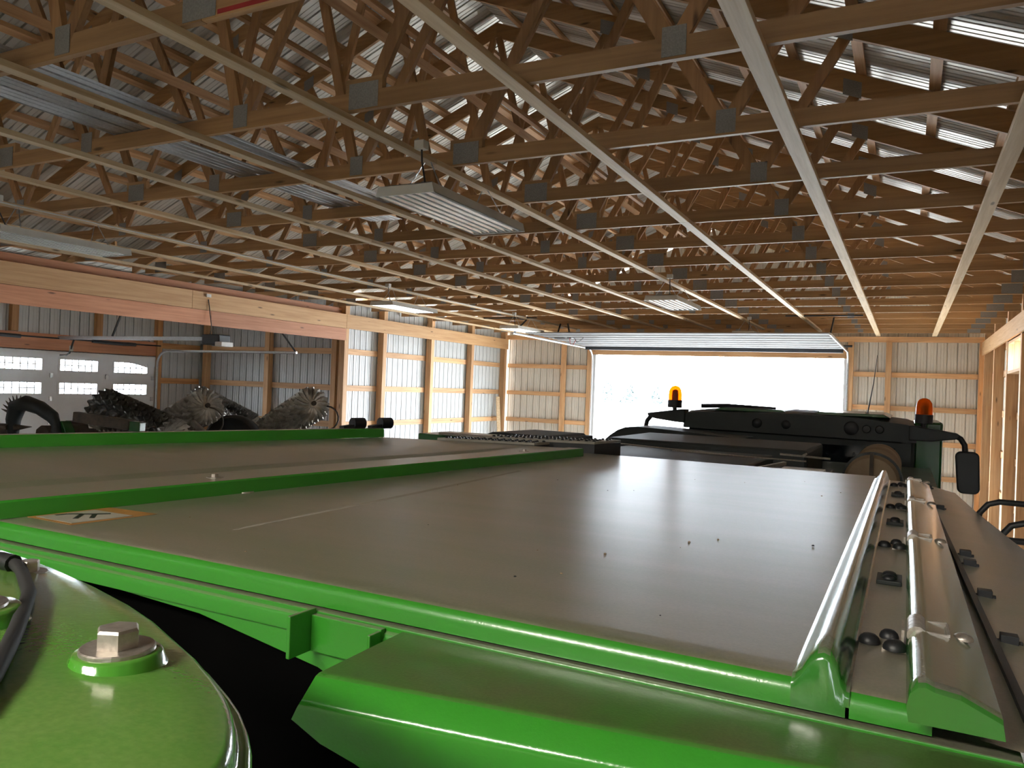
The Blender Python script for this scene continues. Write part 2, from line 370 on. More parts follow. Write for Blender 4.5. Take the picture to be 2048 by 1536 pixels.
# --- roof: sheets on purlins
rf = wall('ceiling')
for sd in (0, 1):
    xe = XR + .55 if sd == 0 else 2*XM - XR - .55
    mesh_o = None; a = YB - .4
    while a < YF + .6:
        if mesh_o is None:
            b = MB(); lo = []; hi = []
            for u, n in sheet_profile(.9144):
                lo.append((XM, a+u, roofz(XM)+.262+n)); hi.append((xe, a+u, 2.613-.41*(XR+.55)+.262+n))
            mesh_o = b.grid([lo, hi]).build('roof_sheet', M['roofm'], rf); y0_ = a
        else:
            c = mesh_o.copy(); C.objects.link(c); c.location.y += a - y0_
        a += .9144
    for i in range(12):
        x = XR + .25 - i*.605
        z = 2.613 - .41*x + .208
        xx = x if sd == 0 else 2*XM - x
        sl = -.41 if sd == 0 else .41
        for a_, b_ in ((YB, 5.4 + (i % 3)*1.28), (5.4 + (i % 3)*1.28, 14.4 - (i % 2)*1.28), (14.4 - (i % 2)*1.28, YF+.1)):
            q = MB(); q.add([(xx-.045, a_, z-sl*.045), (xx+.045, a_, z+sl*.045), (xx+.045, b_-.004, z+sl*.045), (xx-.045, b_-.004, z-sl*.045),
                   (xx-.045, a_, z-sl*.045+.05), (xx+.045, a_, z+sl*.045+.05), (xx+.045, b_-.004, z+sl*.045+.05), (xx-.045, b_-.004, z-sl*.045+.05)],
                  [(0,3,2,1),(4,5,6,7),(0,1,5,4),(1,2,6,5),(2,3,7,6),(3,0,4,7)])
            q.build('purlin', M['pine_y'], rf)
MB().add([(XM-.3, YB-.4, roofz(XM)+.17), (XM, YB-.4, roofz(XM)+.30), (XM+.3, YB-.4, roofz(XM)+.17), (XM-.3, YF+.6, roofz(XM)+.17), (XM, YF+.6, roofz(XM)+.30), (XM+.3, YF+.6, roofz(XM)+.17)],
         [(0,1,4,3),(1,2,5,4)]).build('ridge_cap', M['roofm'], rf)

# ------------------------------------------------------------------ trusses
CB = 1.735; CT = 1.735 + .118
TS = 1.283; TY = [3.93 + TS*(k-1) for k in range(16)]
def make_truss(y):
    t = thing('roof_truss', (XM, y, CB), 'x', 'roof truss', 'roof trusses')
    th = .019
    for x0, x1 in ((XL-.1, -7.05), (-7.046, -3.142), (-3.138, XR+.1)):
        MB().box(x0, x1, y-th, y+th, CB, CT).build('bottom_chord', M['truss_x'], t)
    for s_ in (0, 1):
        xe = XR+.45; pts = [(XM, roofz(XM)), (xe, 2.613-.41*xe), (xe, 2.613-.41*xe+.2), (XM, roofz(XM)+.2)]
        if s_: pts = [(2*XM-x, z) for x, z in pts]
        MB().prism([(x, y-th, z) for x, z in pts], (0, 2*th, 0)).build('top_chord', M['truss_x'], t)
    webs = [(-1.16, -.52), (-1.14, -2.18), (-3.14, -2.26), (-4.24, -3.0), (-4.24, -5.05)]
    plates = []
    for s_ in (0, 1):
        fx = (lambda x: x) if s_ == 0 else (lambda x: 2*XM - x)
        for xb, xt in webs:
            zt = roofz(xt) - .0
            off = .045 if xt > xb else -.045
            a = Vector((fx(xb + off*.9), y, CT - .01)); b_ = Vector((fx(xt), y, zt + .01))
            MB().beam(a, b_, .088, 2*th, up=(0, 1, 0)).build('web', M['truss_z'], t)
        for xb in (-1.14, -4.24):
            MB().box(fx(xb)-.065, fx(xb)+.065, y-th-.004, y-th-.0005, CB+.015, CT+.055).build('nail_plate', M['plate'], t)
        xb = -3.14
        MB().box(fx(xb)-.16, fx(xb)+.13, y-th-.003, y+th, CT, CT+.085).build('splice_block', M['truss_x'], t)
        MB().box(fx(xb)-.13, fx(xb)+.10, y-th-.006, y-th-.0032, CB+.008, CT+.055).build('nail_plate', M['plate'], t)
        for xt in (-.55, -2.22, -3.0):
            z = roofz(xt)
            MB().prism([(fx(xt-.08), y-th-.004, z-.02+.033), (fx(xt+.08), y-th-.004, z-.02-.033), (fx(xt+.08), y-th-.004, z+.13-.033), (fx(xt-.08), y-th-.004, z+.13+.033)], (0, .003, 0)).build('nail_plate', M['plate'], t)
        MB().box(fx(XR-.3)-.14, fx(XR-.3)+.14, y-th-.004, y-th-.0005, CB+.01, CT+.07).build('nail_plate', M['plate'], t)
    return t
tr0 = make_truss(TY[0])
for k, y in enumerate(TY):
    t = tr0 if k == 0 else copy_tree(tr0, (XM, y, CB))
    t['label'] = ('wooden roof truss nearest to the viewer, its lower chord marked with red spray' if k == 0 else
                  f'wooden roof truss with lower chord and nail plates, {ORDN[k]} from the viewer' if k < 15 else 'wooden roof truss farthest away, just before the far gable wall')
MB().box(-3.03, -2.45, TY[0]-.0205, TY[0]-.0192, CB+.012, CB+.035).build('red_spray_mark', M['red'], tr0)

# ------------------------------------------------------------------ runner boards under the lower chords
RX = [.568, -.73, -2.03, -3.335, -4.63, -5.93, -7.22, -8.5, -9.8, -11.05]
rl = ['rightmost of the pale runner boards under the trusses', 'wide pale runner board under the trusses, second from the right wall',
      'long pale runner board crossing the picture centre top, third from the right wall', 'pine runner board over the near hanging lamp, fourth from the right wall',
      'pine runner board below the loose metal sheets, fifth from the right wall', 'pine runner board under the trusses, sixth from the right wall',
      'pine runner board under the trusses, seventh from the right wall', 'pine runner board with thin cable along it, eighth from the right wall',
      'pine runner board under the trusses, second from the header beam', 'pine runner board under the trusses, closest to the header beam']
for i, x in enumerate(RX):
    t = thing('ceiling_runner', (x, 9, CB-.04), rl[i], 'runner board', 'runner boards under the trusses')
    w = .055 if i < 2 else .045
    cuts = [.6 if i not in (1, 2) else -3.4, 5.0 + 2.56*((i*2) % 3), 12.6 + 1.28*(i % 3), YF-.12]
    if 2 <= i <= 7: cuts[-1] = 20.4 if i > 2 else 21.0
    for a_, b_ in zip(cuts[:-1], cuts[1:]):
        dz = random.uniform(0, .004)
        MB().box(x-w, x+w, a_, b_-.004, CB-.04, CB-.0005).build('board', M['runner'], t, bevel=.002)
# lateral braces on the webs
for i, (x, z, lb) in enumerate(((-3.62, 2.86, 'long lateral brace board nailed to the right webs, lower one'), (-4.68, 3.32, 'long lateral brace board nailed to webs right of the ridge, upper one'),
                       (2*XM+3.62, 2.86, 'long lateral brace board nailed to the left webs, lower one'), (2*XM+4.68, 3.32, 'long lateral brace board nailed to webs left of the ridge, upper one'))):
    t = thing('lateral_brace', (x, 9, z), lb, 'brace board', 'lateral braces')
    sg = 1 if i < 2 else -1
    off = -.075 if i % 2 == 0 else .08
    for a_, b_ in ((2.4, 8.9), (8.85, 15.2), (15.15, 22.0)):
        MB().beam((x+off*sg, a_, z), (x+off*sg, b_, z), .038, .089, up=(.5*sg*(-1 if i % 2 == 0 else 1), 0, .9)).build('board', M['pine_y'], t)
# loose steel sheets lying on the lower chords
for i, (x0, x1, y0, y1, lb) in enumerate(((-5.62, -5.18, 1.9, 7.2, 'loose galvanised ribbed sheet lying on the lower chords, lower left one'), (-5.08, -4.70, 1.9, 7.0, 'loose galvanised ribbed sheet lying on the lower chords, right beside another'))):
    b = MB(); lo = []; hi = []
    for u, n in sheet_profile(x1-x0): lo.append((x0+u, y0, CT+.004+n*.8)); hi.append((x0+u, y1, CT+.004+n*.8))
    tag(b.grid([lo, hi]).build('metal_sheet', M['galv'], None), lb, 'metal sheet', 'loose metal sheets')

# ------------------------------------------------------------------ hanging shop lamps
def make_lamp(x, y, lit=False):
    z0 = 1.38
    t = thing('shop_lamp', (x, y, z0), 'x', 'ceiling lamp', 'hanging shop lamps')
    L, W = .74, .26
    MB().prism([(x-W, y-L, z0), (x+W, y-L, z0), (x+W-.02, y-L, z0+.07), (x-W+.02, y-L, z0+.07)], (0, .012, 0)).build('end_cap', M['lampw'], t)
    MB().prism([(x-W, y+L-.012, z0), (x+W, y+L-.012, z0), (x+W-.02, y+L-.012, z0+.07), (x-W+.02, y+L-.012, z0+.07)], (0, .012, 0)).build('end_cap', M['lampw'], t)
    MB().add([(x-W,y-L,z0),(x-W+.02,y-L,z0+.075),(x-.02,y-L,z0+.075),(x+W-.02,y-L,z0+.075),(x+W,y-L,z0)] + [(x-W,y+L,z0),(x-W+.02,y+L,z0+.075),(x-.02,y+L,z0+.075),(x+W-.02,y+L,z0+.075),(x+W,y+L,z0)],
             [(0,1,6,5),(1,2,7,6),(2,3,8,7),(3,4,9,8)]).build('housing', M['lampw'], t)
    rows = [[], []]
    n = 6; pw = (2*W-.03)/n
    for i in range(n):
        xx = x-W+.015+i*pw
        for u, zz in ((0, .004), (.18, .038), (.82, .038), (1, .004)):
            rows[0].append((xx+u*pw, y-L+.02, z0+zz)); rows[1].append((xx+u*pw, y+L-.02, z0+zz))
    MB().grid(rows).build('reflector', M['alum'], t)
    for i in range(n):
        xx = x-W+.015+(i+.5)*pw
        MB().cyl((xx, y, z0+.018), (0,1,0), .0125, 2*L-.05, 8).build('tube', M['emit'] if lit else M['tube'], t, smooth=True)
    for sx, sy in ((-1,-1),(1,-1),(-1,1),(1,1)):
        b = MB(); p0 = Vector((x+sx*.17, y+sy*.5, z0+.075)); p1 = Vector((x+sx*.03, y+sy*(.65 if lit else .45), CB-.04))
        for k in range(9):
            a = p0.lerp(p1, k/9); c = p0.lerp(p1, (k+1.15)/9); b.beam(a, c, .010 if k % 2 else .004, .004 if k % 2 else .010)
        b.build('chain', M['galv'], t)
    b = MB(); b.box(x+.08, x+.16, y-.75, y-.68, CB-.03, CB+.03); b.build('outlet_box', M['lampw'], t)
    MB().tube([(x+.12, y-.71, CB-.03), (x+.12, y-.70, CB-.12), (x+.10, y-.62, CB-.25), (x+.05, y-.5, z0+.08)], .007, 6).build('power_cord', M['dark'], t)
    return t
LAMPS = [(-3.335, 5.38, 'white six-tube hanging shop lamp, nearest and largest, off'), (-8.5, 5.3, 'white hanging shop lamp cut by the left edge of the photo'),
         (-8.5, 12.0, 'white hanging shop lamp in the left row, above the header beam end'), (-3.335, 12.0, 'hanging shop lamp with bright reflected tubes above the doorway left half'),
         (-3.335, 18.5, 'farthest hanging shop lamp above the wide doorway'), (-8.5, 17.0, 'hanging shop lamp beside the far door opener')]
l0 = make_lamp(*LAMPS[0][:2]); l0['label'] = LAMPS[0][2]
for x, y, lb in LAMPS[1:]:
    c = copy_tree(l0, (x, y, 1.38)); c['label'] = lb
lt = make_lamp(-1.38, -1.9, True); lt.rotation_euler.z = PI/2; lt['label'] = 'lit six-tube shop lamp hanging behind the viewpoint'; del lt['group']
# conduit cable along a runner
tag(MB().tube([(-8.448, 1.2, CB-.02), (-8.446, 6.0, CB-.025), (-8.448, 9.0, CB-.02), (-8.446, 13.0, CB-.025), (-8.448, 18, CB-.02)], .009, 6).build('power_cable', M['lampw']), 'thin pale power cable clipped along the pine runner board', 'cable')

# ------------------------------------------------------------------ far overhead door, rolled up under the trusses
d1 = wall('door_1')
for i in range(7):
    y1 = 21.7 - i*.60; z = 1.30 + i*.012
    b = MB(); rows = [[], []]
    for u, n in ((0,0),(.04,0),(.06,.03),(.24,.03),(.26,0),(.34,0),(.36,.03),(.54,.03),(.56,0),(.595,0)):
        rows[0].append((DX0-.03, y1-u, z+n)); rows[1].append((DX1+.03, y1-u, z+n))
    b.grid(rows); b.build('door_section', M['doorb'], d1)
MB().box(DX0-.03, DX1+.03, 21.68, 21.75, 1.2, 1.33).build('bottom_seal', M['dark'], d1)
for x in (DX0-.1, DX1+.1):
    pts = [(x, YF-.06, ZF)] + [(x, YF-.06, .85)] + [(x, YF-.06-.42*(1-math.cos(a)), .85+.42*math.sin(a)) for a in [PI/2*k/6 for k in range(1, 7)]] + [(x, 17.0, 1.33)]
    MB().tube(pts, .028, 6).build('track', M['galv'], d1, smooth=True)
    MB().beam((x, 17.1, 1.34), (x, 17.1, CB), .03, .03).build('track_hanger', M['dark'], d1)
    MB().beam((x, 17.1, 1.36), (x - (.0), 17.75, CB), .03, .03).build('track_hanger', M['dark'], d1)
    MB().beam((x-.9, 17.1, CB-.02), (x+.6, 17.1, CB-.02), .03, .03).build('track_hanger', M['dark'], d1)
MB().tube([(DX0-.2, YF-.2, 1.42), (DX1+.2, YF-.2, 1.42)], .03, 8).build('torsion_shaft', M['dark'], d1)
op = thing('door_opener', (-8.15, 18.9, 1.30), 'dark door opener motor with loose wires near the far left corner', 'door opener')
MB().box(-8.45, -7.95, 18.8, 19.0, 1.33, 1.47).build('motor_housing', M['dark'], op, bevel=.015)
MB().cyl((-8.1, 18.78, 1.40), (0,1,0), .06, .12, 14).build('motor', M['galv'], op)
for dx in (-.2, .15): MB().beam((-8.2+dx, 18.9, 1.45), (-8.2+dx*.6, 18.9, CB), .02, .04).build('hanger_strap', M['dark'], op)
MB().tube([(-8.0, 18.8, 1.34), (-7.95, 18.75, 1.18), (-7.88, 18.75, 1.14), (-7.82, 18.8, 1.3)], .008, 6).build('wire', M['red'], op)
MB().tube([(-7.9, 18.8, 1.40), (-7.75, 18.7, 1.22), (-7.6, 18.7, 1.3), (-7.55, 18.8, 1.5)], .008, 6).build('wire', M['dark'], op)

# ------------------------------------------------------------------ side bay overhead door with windows
d2 = wall('door_2')
for z0, z1 in ((DZ-.53, DZ+.02), (DZ-1.04, DZ-.53), (DZ-1.56, DZ-1.04), (DZ-2.1, DZ-1.56), (DZ-2.9, DZ-2.1), (ZF, DZ-2.9)):
    # sections, the upper two pierced by window openings
    if z1 > DZ - .1: wz = (z0+.085, z0+.385)
    elif z1 > DZ - .6: wz = (z0+.08, z0+.375)
    else: wz = None
    b = MB()
    if wz is None: b.box(XD-.04, XD, DY0-.06, DY1+.05, z0, z1)
    else:
        b.box(XD-.04, XD, DY0-.06, DY1+.05, z0, wz[0]); b.box(XD-.04, XD, DY0-.06, DY1+.05, wz[1], z1)
        ys = [DY0] + sum([[y, y+.945] for y in (7.95+.3, 9.24, 10.53, 11.83)], []) + [DY1+.05]
        for k in range(0, len(ys), 2):
            if ys[k+1] > ys[k]: b.box(XD-.04, XD, ys[k], ys[k+1], wz[0], wz[1])
    b.box(XD-.046, XD+.004, DY0-.06, DY1+.05, z0-.012, z0+.006)
    b.build('door_section', M['doorw'], d2)
    if wz:
        for wi, y in enumerate((8.25, 9.24, 10.53, 11.83)):
            fr = MB(); e = .03
            fr.box(XD-.05, XD+.012, y-.02, y+e, wz[0]-.02, wz[1]+.02); fr.box(XD-.05, XD+.012, y+.945-e, y+.965, wz[0]-.02, wz[1]+.02)
            fr.box(XD-.05, XD+.012, y+e, y+.945-e, wz[0]-.02, wz[0]+e); fr.box(XD-.05, XD+.012, y+e, y+.945-e, wz[1]-e, wz[1]+.02)
            if wi == 3 and z1 > DZ-.1:   # arched corner of the end window
                pts = [(XD-.02, y+.35, wz[1]-e+.002)] + [(XD-.02, y+.35+.57*k/6, wz[1]-e-.10*(k/6)**1.7) for k in range(1, 7)] + [(XD-.02, y+.92, wz[1])]
                fr.prism(pts, (.015, 0, 0))
            fo = fr.build('window', M['doorw'], d2)
            for k in range(1, 6):
                MB().box(XD-.03, XD-.015, y+.945*k/6-.011, y+.945*k/6+.011, wz[0]+e, wz[1]-e).build('muntin', M['doorw'], fo)
            zm = (wz[0]+wz[1])/2
            MB().box(XD-.029, XD-.016, y+e, y+.945-e, zm-.011, zm+.011).build('muntin', M['doorw'], fo)
            MB().box(XD-.036, XD-.033, y+e, y+.945-e, wz[0]+e, wz[1]-e).build('pane', M['glass'], fo)
for z in (DZ-.53, DZ-1.04, DZ-1.56):
    for y in (10.37, 11.68, 12.9): MB().box(XD, XD+.02, y-.03, y+.03, z-.05, z+.05).build('hinge', M['galv'], d2)
for y in (DY1+.04,):
    pts = [(XD+.05, y, ZF), (XD+.05, y, .2)] + [(XD+.05+.35*(1-math.cos(a)), y, .2+.35*math.sin(a)) for a in [PI/2*k/6 for k in range(1, 7)]] + [(XL-.2, y, .565)]
    MB().tube(pts, .03, 6).build('track', M['galv'], d2, smooth=True)
    MB().beam((XL-.25, y, .57), (XL-.25, y, 1.0), .03, .03).build('track_hanger', M['galv'], d2)
    MB().beam((XL-.25, y, .60), (XL-.7, y, 1.05), .02, .03).build('track_hanger', M['dark'], d2)
MB().beam((XD+.1, 10.45, .69), (-11.98, 10.45, .69), .05, .07).build('opener_rail', M['galv'], d2)
MB().beam((XL-2.9, 10.45, .73), (XL-2.6, 10.45, 1.28), .03, .03).build('rail_hanger', M['dark'], d2)
MB().tube([(XD+.14, 8.2, .67), (XD+.14, 13.0, .67)], .016, 8).build('torsion_shaft', M['dark'], d2)
MB().tube([(XD+.14, 11.2, .67), (XD+.14, 11.7, .655), (XD+.14, 12.3, .655)], .04, 10).build('torsion_spring', M['dark'], d2)
MB().tube([(XD+.14, 8.6, .67), (XD+.14, 9.6, .66)], .04, 10).build('torsion_spring', M['dark'], d2)
MB().beam((XD+.55, 10.5, .66), (XD+.40, 10.5, .35), .025, .03).build('opener_arm', M['dark'], d2)
MB().tube([(XD+.40, 10.5, .36), (XD+.30, 10.5, .31), (XD+.08, 10.5, .31)], .015, 6).build('opener_arm', M['dark'], d2)
MB().box(XD+.43, XD+.46, 10.48, 10.55, .40, .52).build('release_tag', M['decal_w'], d2)
op2 = thing('door_opener', (-11.7, 10.45, .55), 'black and white door opener motor hanging below the header beam', 'door opener')
MB().box(-11.98, -11.52, 10.32, 10.60, .57, .77).build('motor_housing', M['dark'], op2, bevel=.02)
MB().box(-11.60, -11.42, 10.30, 10.58, .545, .63).build('light_cover', M['lampw'], op2, bevel=.01)
for x in (-12.12, -11.99): MB().beam((x, 10.45, .68), (x, 10.45, .94 if x > -12 else 1.5), .035, .008).build('hanger_strap', M['dark'], op2)
MB().tube([(-11.75, 10.32, .76), (-11.70, 10.30, .9), (-11.74, 10.28, 1.2), (-11.765, 10.26, 1.42)], .008, 6).build('power_cord', M['dark'], op2)
tag(MB().box(XL+.1, XL+.13, 10.20, 10.30, 1.46, 1.52).build('outlet_box', M['lampw']), 'small white outlet box on top of the header beam', 'outlet')
tag(MB().beam((XL+.25, 21.9, -2.0), (XL-.02, 22.15, -.35), .12, .03).build('loose_board', M['runner']), 'loose pale board leaning in the far left corner', 'board')

# ------------------------------------------------------------------ outside: distant trees
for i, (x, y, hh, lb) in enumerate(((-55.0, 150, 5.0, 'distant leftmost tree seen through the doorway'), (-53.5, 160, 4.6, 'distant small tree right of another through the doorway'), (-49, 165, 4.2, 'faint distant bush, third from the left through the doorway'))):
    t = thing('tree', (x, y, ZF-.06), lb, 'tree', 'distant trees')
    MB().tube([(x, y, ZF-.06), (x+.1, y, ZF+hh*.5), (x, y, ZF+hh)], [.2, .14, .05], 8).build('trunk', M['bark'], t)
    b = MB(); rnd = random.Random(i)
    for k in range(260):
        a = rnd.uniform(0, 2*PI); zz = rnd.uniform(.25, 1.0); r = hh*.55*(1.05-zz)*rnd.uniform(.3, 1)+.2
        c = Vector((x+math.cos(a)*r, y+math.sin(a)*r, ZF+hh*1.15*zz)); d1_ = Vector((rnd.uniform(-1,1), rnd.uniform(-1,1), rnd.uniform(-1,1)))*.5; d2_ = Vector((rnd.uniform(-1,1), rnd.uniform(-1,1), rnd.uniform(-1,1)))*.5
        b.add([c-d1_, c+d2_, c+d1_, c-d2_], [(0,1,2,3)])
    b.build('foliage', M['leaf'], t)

# ------------------------------------------------------------------ the combine harvester we look across
cb = thing('combine_harvester', (-1.4, 3.5, ZF), 'large green combine harvester with dusty top covers filling the foreground', 'combine harvester')
def hexbolt(c, r, hgt, name, parent, ax=(0,0,1), washer=0, mat='bolt', rot=.3):
    b = MB(); c = Vector(c)
    if washer: b.lathe(c, [(washer*.3, 0), (washer, 0), (washer, .0022), (washer*.96, .003), (washer*.3, .003)], 28)
    z0 = .003 if washer else 0
    pts = [(r*1.1547*math.cos(rot+PI/3*k), r*1.1547*math.sin(rot+PI/3*k)) for k in range(6)]
    vs = [(c.x+x, c.y+y, c.z+z0) for x, y in pts] + [(c.x+x, c.y+y, c.z+z0+hgt*.86) for x, y in pts] + [(c.x+x*.9, c.y+y*.9, c.z+z0+hgt) for x, y in pts]
    fs = [tuple(range(6))[::-1], tuple(range(12, 18))] + [(i, (i+1) % 6, 6+(i+1) % 6, 6+i) for i in range(6)] + [(6+i, 6+(i+1) % 6, 12+(i+1) % 6, 12+i) for i in range(6)]
    b.add(vs, fs); return b.build(name, M[mat], parent)
def domebolt(c, r, hgt, parent, mat='dark', name='bolt'):
    b = MB().lathe(c, [(r*.4, 0), (r, 0), (r, hgt*.25), (r*.86, hgt*.62), (r*.55, hgt*.9), (r*.1, hgt)], 16)
    return b.build(name, M[mat], parent, smooth=True)
# -- main cover: flat sheet, rounded front lip, raised ridge, hinge strip
cols = [(-2.0,-.330),(-1.6,-.329),(-1.2,-.328),(-.8,-.328),(-.4,-.329),(-.15,-.330),(-.112,-.330)]
zf = []
def cover_rows(cols, y0, y1, lipy, zb):
    rows = []
    ys = [y1, y1-.9, y1-1.8, y0+.05]
    for y in ys: rows.append([(x, y, z) for x, z in cols])
    for dy, dz in ((.020, -.001), (.008, -.004), (.001, -.011), (-.002, -.020)): rows.append([(x, y0+dy, z+dz) for x, z in cols])
    rows.append([(x, y0-.002, zb) for x, z in cols]); rows.append([(x, y0+.03, zb-.002) for x, z in cols])
    return rows
mc = MB().grid(cover_rows(cols, .972, 3.72, 0, -.366)).build('grain_tank_cover', M['green'], cb, smooth=50)
def rcols(f):  # the ridge flares a little towards the viewer
    return [(-.112,-.330),(-.106-.002*f,-.328),(-.098-.003*f,-.318),(-.091-.002*f,-.304),(-.084,-.2955),(-.077,-.293),(-.070,-.2955),(-.065+.002*f,-.305),(-.061+.003*f,-.321),(-.056+.004*f,-.333),(-.052+.004*f,-.334)]
rows = []
for y, f in ((3.62, 0), (2.6, .2), (1.7, .5), (1.05, 1), (.985, 1)): rows.append([(x, y, z) for x, z in rcols(f)])
for dy, dz in ((.974, -.004), (.970, -.012)): rows.append([(x, dy, z+dz) for x, z in rcols(1)])
rows.append([(x, .970, -.366) for x, z in rcols(1)])
MB().grid(rows).build('ridge', M['greenr'], cb, smooth=50)
MB().prism([(x, 3.62, z) for x, z in rcols(0)], (0, .003, 0)).build('ridge_end', M['green'], cb)
hs = [(-.052,-.334),(-.03,-.3345),(.0,-.335),(.036,-.336)]
MB().grid(cover_rows(hs, .972, 3.62, 0, -.366)).build('hinge_strip', M['green'], cb, smooth=50)
# -- hinged edge cover with rolled tube edge
hc = [(.012,-.338),(.0095,-.322),(.0125,-.308),(.020,-.300),(.0275,-.2985),(.036,-.302),(.060,-.305),(.098,-.322),(.1005,-.338)]
rows = [[(x + .012*(y-.95)/2.5*-1*(1 if x > .05 else .3), y, z) for x, z in hc] for y in (3.42, 2.6, 1.8, .96, .938)]
rows.append([(x, .933, z-.004) for x, z in hc])
h_o = MB().grid(rows); h_o.prism([(x, .933, z-.004) for x, z in hc] , (0, .004, 0))
h_o.build('edge_cover', M['greenr'], cb, smooth=45)
# -- sloping side cover
rows = []
for y, xi, xo in ((3.86, .055, .205), (3.2, .066, .245), (2.5, .078, .30), (1.8, .095, .37), (1.2, .115, .44), (.95, .125, .48)):
    rows.append([(xi-.045, y, -.3515), (xi+.012, y, -.358), ((xi+xo)/2, y, -.372), (xo-.008, y, -.388), (xo, y, -.396), (xo+.006, y, -.43), (xo+.01, y, -.9)])
MB().grid(rows).build('side_cover', M['green'], cb, smooth=40)
MB().beam((.068, 3.85, -.351), (.135, .95, -.352), .010, .008).build('rubber_gasket', M['dark'], cb)
# -- hinges, strap plates and clips along the edge
for y in (1.185, 1.98, 2.70, 3.40):
    hg = MB(); hg.box(-.020, .013, y-.030, y+.034, -.336, -.331); hg.box(.003, .0065, y-.026, y+.030, -.331, -.305)
    ho = hg.build('hinge', M['bolt'], cb)
    br = MB()
    for k in range(4): br.cyl((.0215, y-.026+k*.018, -.3075), (0,1,0), .0125, .0165, 12)
    br.build('hinge_barrel', M['bolt'], ho, smooth=True)
    fb = MB(); x0, x1, y0, y1 = .032, .058, y-.03, y+.03
    for a, b_ in (((x0,y0),(x1,y0)),((x1,y0),(x1,y1)),((x1,y1),(x0,y1))): fb.beam((a[0],a[1],-.3025), (b_[0],b_[1],-.3035), .003, .004)
    fb.build('hinge_leaf', M['bolt'], ho)
    domebolt((-.012, y+.022, -.331), .0125, .012, ho); domebolt((-.004, y-.030, -.331), .015, .013, ho); domebolt((-.036, y-.006, -.334), .014, .013, ho)
    domebolt((.076, y+.004, -.3125), .0125, .008, ho, 'bolt')
for y in (1.60, 2.36, 3.06):
    st = MB().box(-.040, .002, y-.036, y+.036, -.3345, -.327).build('strap_plate', M['darkm'], cb, bevel=.001)
    domebolt((-.019, y-.013, -.327), .0125, .008, st); domebolt((-.019, y+.018, -.327), .0125, .008, st)
for x, y in ((.092, 3.70), (.112, 3.02), (.135, 2.14), (.137, 2.02), (.142, 1.71), (.15, 1.40)):
    MB().box(x-.012, x+.012, y-.011, y+.011, -.366, -.349).box(x-.016, x+.018, y-.004, y+.004, -.364, -.358).build('clip', M['dark'], cb, bevel=.001)
# -- ledge and side plate below the lip
MB().box(-2.2, .12, .957, 1.02, -.378, -.369).build('ledge', M['green'], cb, bevel=.002)
pl = [(-2.2,-.376),(.10,-.376),(.10,-.62),(-.6,-.60),(-.70,-.50),(-.82,-.458),(-1.09,-.418),(-1.69,-.394),(-2.2,-.39)]
MB().prism([(x, .958, z) for x, z in pl], (0, .012, 0)).build('side_plate', M['green'], cb)
rows = [[(x, .958-.002*0+dy, -.376+dz) for x in (-2.2, -1.2, -.6, .1)] for dy, dz in ((.0, .0), (-.006, -.004), (-.009, -.012), (-.008, -.03))]
MB().grid(rows).build('rolled_edge', M['green'], cb, smooth=60)
MB().box(-3.0, .5, -.2, 1.1, -3.0, -1.3).build('rear_body', M['cavity_shade'], cb)  # body coloured near-black so the gap below the lip looks shaded
MB().box(-3.0, .12, 1.02, 1.1, -1.3, -.40).build('rear_body', M['cavity_shade'], cb)
# -- channel bracket
bk = MB(); bk.box(-.833, -.826, .898, .957, -.430, -.364); bk.box(-.826, -.690, .945, .957, -.430, -.372); bk.box(-.696, -.690, .918, .945, -.405, -.374)
bk.build('channel_bracket', M['green'], cb, bevel=.0015)
# -- chamfered box in front
def yb(x, d): return d + .135*(x+.655)
prof = [(.96, -.373, 0), (.775, -.373, .006), (.768, -.3738, .005), (.763, -.3765, .004), (.740, -.3975, .004), (.7365, -.402, .003), (.7355, -.408, .0), (.7365, -.424, -.008), (.738, -.447, .033), (.740, -.463, .08), (.745, -.50, .16), (.76, -.60, .26)]
rows = []
for y, z, dx in prof:
    r = []
    for k, x in enumerate((-.66, -.35, -.1, .12, .34)):
        xx = x + (dx if k == 0 else 0); r.append((xx, (yb(xx, y) if y < .95 else .957), z))
    rows.append(r)
MB().grid(rows).build('deck_box', M['green2'], cb, smooth=60)
# -- round shield with rim, bolt, cable
pts = [(-1.05,.508),(-.95,.502),(-.864,.490),(-.80,.482),(-.739,.472),(-.66,.455),(-.584,.435),(-.53,.417),(-.482,.397),(-.436,.378),(-.394,.357),(-.371,.344),(-.351,.330),(-.333,.315),(-.318,.300),(-.306,.284),(-.299,.266),(-.298,.245),(-.304,.222),(-.32,.195),(-.35,.165),(-.40,.14),(-.5,.12),(-.7,.10),(-.9,.10),(-1.05,.12)]
def offs(poly, d):
    out = []; n = len(poly)
    for i in range(n):
        a = Vector(poly[i-1]); b = Vector(poly[(i+1) % n]); t = (b-a).normalized(); nrm = Vector((t.y, -t.x)); p = Vector(poly[i]) + nrm*d; out.append((p.x, p.y))
    return out
cen = Vector((-.68, .30)); rows = []
for sc_, z in ((.0, -.186), (.3, -.187), (.6, -.190), (.85, -.194)): rows.append([(cen.x+(x-cen.x)*sc_, cen.y+(y-cen.y)*sc_, z) for x, y in pts])
for d, z in ((.0150, -.1965), (.0115, -.1985), (.0095, -.202), (.0085, -.208), (.0065, -.2105), (.004, -.210), (.0015, -.211), (0, -.215), (-.001, -.26), (-.001, -.36)):
    rows.append([(x, y, z) for x, y in offs(pts, d-.014)])
MB().grid(rows, closed=True).build('round_shield', M['shield'], cb, smooth=70)
bc = (-.461, .339)
MB().lathe((bc[0], bc[1], -.1975), [(.035, -.004), (.0325, .001), (.030, .004), (.028, .011), (.026, .0125), (.01, .0125)], 40).build('bolt_boss', M['shield'], cb, smooth=50)
hexbolt((bc[0], bc[1], -.185), .0122, .0125, 'hex_bolt', cb, washer=.0235, rot=.42)
